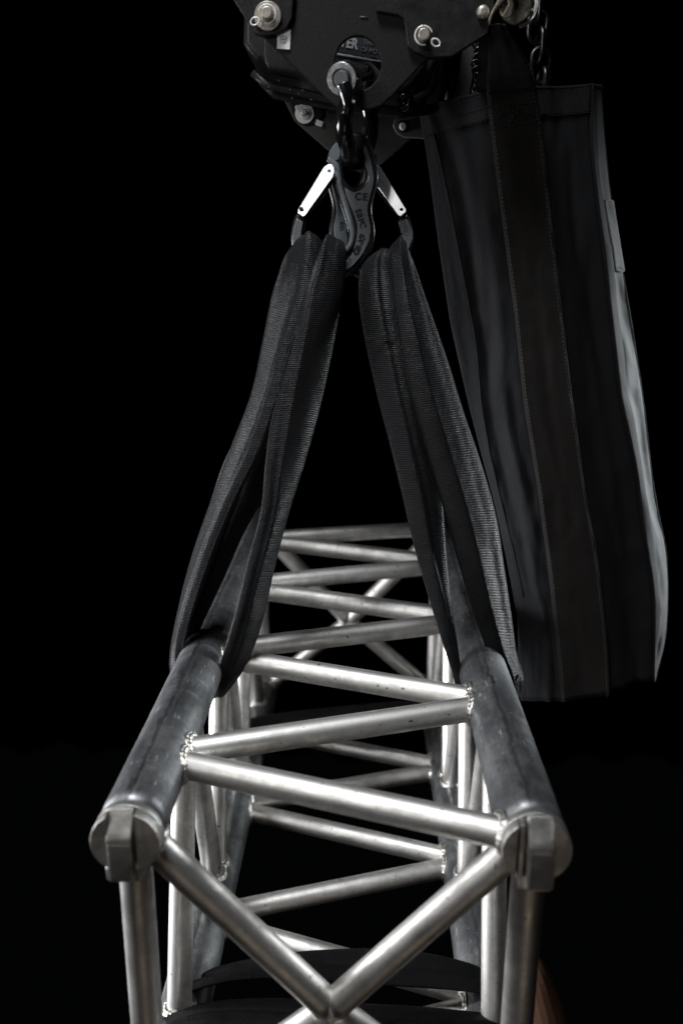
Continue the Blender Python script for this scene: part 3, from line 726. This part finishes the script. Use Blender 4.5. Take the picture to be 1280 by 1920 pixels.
# back and inner skins
back = []
for i in range(MR+1):
    t = i/MR; a, b = rows[i][0], col('p6', t, DY['p6'])
    back.append([a+V((.0, .0, 0)), a.lerp(b, .04)+V((0, .055, 0)), a.lerp(b, .5)+V((0, .085, 0)), a.lerp(b, .88)+V((0, .05, 0)), b])
g2 = fin(back)
o = len(g.v); g.v += g2.v; g.f += [tuple(o+k for k in f) for f in g2.f]; g.uv += g2.uv
bot = [rows[-1], [p.lerp(back[-1][2], .5) for p in rows[-1]], [back[-1][2]]*len(rows[-1])]
g3 = fin(bot); o = len(g.v); g.v += g3.v; g.f += [tuple(o+k for k in f) for f in g3.f]; g.uv += g3.uv
body = g.build('bag_body', M['bag'], bag)
md = body.modifiers.new('s', 'SOLIDIFY'); md.thickness = .0014; md.offset = 0
# lit side gusset with pinched folds
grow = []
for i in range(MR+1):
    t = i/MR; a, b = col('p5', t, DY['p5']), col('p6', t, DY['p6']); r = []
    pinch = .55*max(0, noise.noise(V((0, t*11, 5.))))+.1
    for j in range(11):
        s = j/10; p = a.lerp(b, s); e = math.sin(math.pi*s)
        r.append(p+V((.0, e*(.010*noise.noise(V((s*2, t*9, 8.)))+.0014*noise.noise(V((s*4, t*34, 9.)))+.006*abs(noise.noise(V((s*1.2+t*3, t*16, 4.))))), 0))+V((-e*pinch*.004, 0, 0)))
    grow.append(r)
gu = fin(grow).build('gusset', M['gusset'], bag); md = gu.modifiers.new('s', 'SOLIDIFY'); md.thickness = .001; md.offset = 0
flap = [[r[0].lerp(r[4], q/5)+V((0, -.003-.0015*math.sin(q*.6), 0))+V((.0022*noise.noise(V((i*.09, 3, 0)))*q/5, 0, 0)) for q in range(6)] for i, r in enumerate(grow)]
fl = fin(flap).build('side_fold', M['bag'], bag); md = fl.modifiers.new('s', 'SOLIDIFY'); md.thickness = .0012; md.offset = 0
g = Geo(); g.tube([r[0]+V((0, -.001, 0)) for r in grow], .0013, 8); g.tube([r[-1] for r in grow], .0012, 8)
g.tube([r[12]+V((0, -.0008, 0)) for r in rows[:100]], .0010, 8); g.build('piping', M['bag'], bag)
# hem round the mouth
hem = [[p+V((0, -.0016, .0)) for p in bag_row(i/MR*.5)] for i in range(0, 12)]
h_ = fin(hem).build('hem', M['bag'], bag); md = h_.modifiers.new('s', 'SOLIDIFY'); md.thickness = .0022; md.offset = 0
g = Geo(); g.tube([p+V((0, -.001, 0)) for p in bag_row(0)], .0022, 10); g.tube([grow[0][0], grow[0][5], grow[0][-1]], .0028, 10); g.build('rim', M['bag'], bag)
# belt loop patch on the gusset
bl = fin([[p+V((.0012, -.0022, 0)) for p in grow[i][4:]] for i in range(23, 38)]).build('belt_loop', M['gusset'], bag); md = bl.modifiers.new('s', 'SOLIDIFY'); md.thickness = .0016
g = Geo()
for i in (23, 37): g.tube([grow[i][4]+V((.001, -.003, 0)), grow[i][6]+V((.001, -.003, 0)), grow[i][-1]+V((.001, -.003, 0))], .0013, 8)
g.build('belt_loop_stitch', M['gusset'], bl)
# webbing band up the front and over into the handle
brow = []
hs = [(46, 919, 46, 948, .842), (66, 917, 64, 958, .85), (90, 915, 88, 972, .862), (118, 914, 114, 986, .878), (144, 911, 138, 996, .896)]
hp = smooth_loop([(*at(a[1], a[0], a[4]), *at(a[3], a[2], a[4]-.004)) for a in hs], 6, False)
for p in hp:
    A_, B_ = V(p[:3]), V(p[3:]); brow.append([A_.lerp(B_, s/12)+V((0, .003*noise.noise(V((s*.4, p[2]*40, 0)))-.003*math.sin(math.pi*s/12), 0)) for s in range(13)])
full = []
for i in range(MR+1):
    r = bag_row(i/MR, .0)[24:37]; full.append([p+V((0, -.0030, 0)) for p in r])
brow += full
bn = fin(brow).build('webbing_band', M['band'], bag); md = bn.modifiers.new('s', 'SOLIDIFY'); md.thickness = .0016; md.offset = 0
# rear limb of the handle
hb_ = [[p+V((-.006, .03, -.002)) for p in r] for r in brow[:26]]
fin(hb_).build('handle_back', M['band'], bag)
g = Geo()
def stitches(pts, step, L, r, jit=.0002):
    acc = 0
    for a, b in zip(pts, pts[1:]):
        d = b-a; l = d.length
        if l == 0: continue
        s = -acc
        while s < l:
            if s >= 0:
                p = a+d*(s/l)+V((random.uniform(-jit, jit), -.0018, 0)); q = p+d.normalized()*L; g.tube([p, q], r, 5)
            s += step
        acc = (l-(s-step)) if s > 0 else 0
stitches([r[1].lerp(r[0], .3) for r in brow[20:]], .0042, .0026, .00028)
g.build('edge_stitching', M['thread'], bag); g = Geo()
stitches([r[-2].lerp(r[-1], .3) for r in brow[20:]], .0042, .0026, .00022)
g.build('edge_stitching', M['thread'], bag)
g = Geo()
def across(row_i, n0, n1, rows_=full): return [p for p in rows_[row_i][n0:n1]]
stitches(brow[24][:], .0035, .0024, .0005); g.build('row_stitching', M['darkthread'], bag); g = Geo(); stitches(full[3], .0035, .0022, .0005, .0008); stitches(full[7], .0035, .0024, .0005, .0008)
for j in range(40):
    r_ = full[random.choice((4, 5, 6))]; p = random.choice(r_[1:-1])+V((random.uniform(-.003, .003), -.0018, random.uniform(-.003, .003))); a = random.uniform(0, 3)
    g.tube([p, p+V((math.cos(a), 0, math.sin(a)))*.0028], .0005, 5)
g.build('box_stitching', M['darkthread'], bag); g = Geo()
hr = hem[-1]; stitches(hr[2:24], .0035, .0025, .0004); stitches(hr[38:], .0035, .0025, .0004)
hr = hem[6]; stitches(hr[4:24], .0035, .0025, .0004)
g.build('hem_stitching', M['darkthread'], bag)

# ------------------------------------------------------------------ bent arm far out of focus at the lower right
def limb(chain, rad):
    me = bpy.data.meshes.new('person'); me.from_pydata([tuple(p) for p in chain], [(i, i+1) for i in range(len(chain)-1)], [])
    o = bpy.data.objects.new('person', me); COL.objects.link(o)
    o.modifiers.new('k', 'SKIN')
    for i, r in enumerate(rad): me.skin_vertices[0].data[i].radius = (r, r)
    me.skin_vertices[0].data[0].use_root = True
    s_ = o.modifiers.new('s', 'SUBSURF'); s_.levels = 2; s_.render_levels = 2
    me.materials.append(M['skin']); return o
arm = limb([at(1062, 2110, 1.02), at(1044, 2010, 1.02), at(1026, 1910, 1.02), at(1006, 1828, 1.03), at(992, 1800, 1.05), at(980, 1830, 1.08), at(985, 1910, 1.11), at(990, 2050, 1.14)],
           [.040, .037, .031, .022, .020, .024, .030, .034])
tag(arm, 'blurred bent bare arm low behind the right front post', 'person')

for r_, l in ((truss, (0, D0, -H)), (slL, tuple(at(385, 1290, .86))), (slR, tuple(at(905, 1300, .86))), (h1, tuple(at(655, 510, .862))), (h2, tuple(at(655, 510, .892))),
             (sh, tuple(at(664, 306, .862))), (ho, tuple(at(690, 320, .95))), (pu, tuple(at(930, 45, .84))), (ch, tuple(at(1015, 190, .93))), (bag, tuple(at(1100, 1300, .95)))):
    rebase(r_, l)
S.render.engine = 'CYCLES'
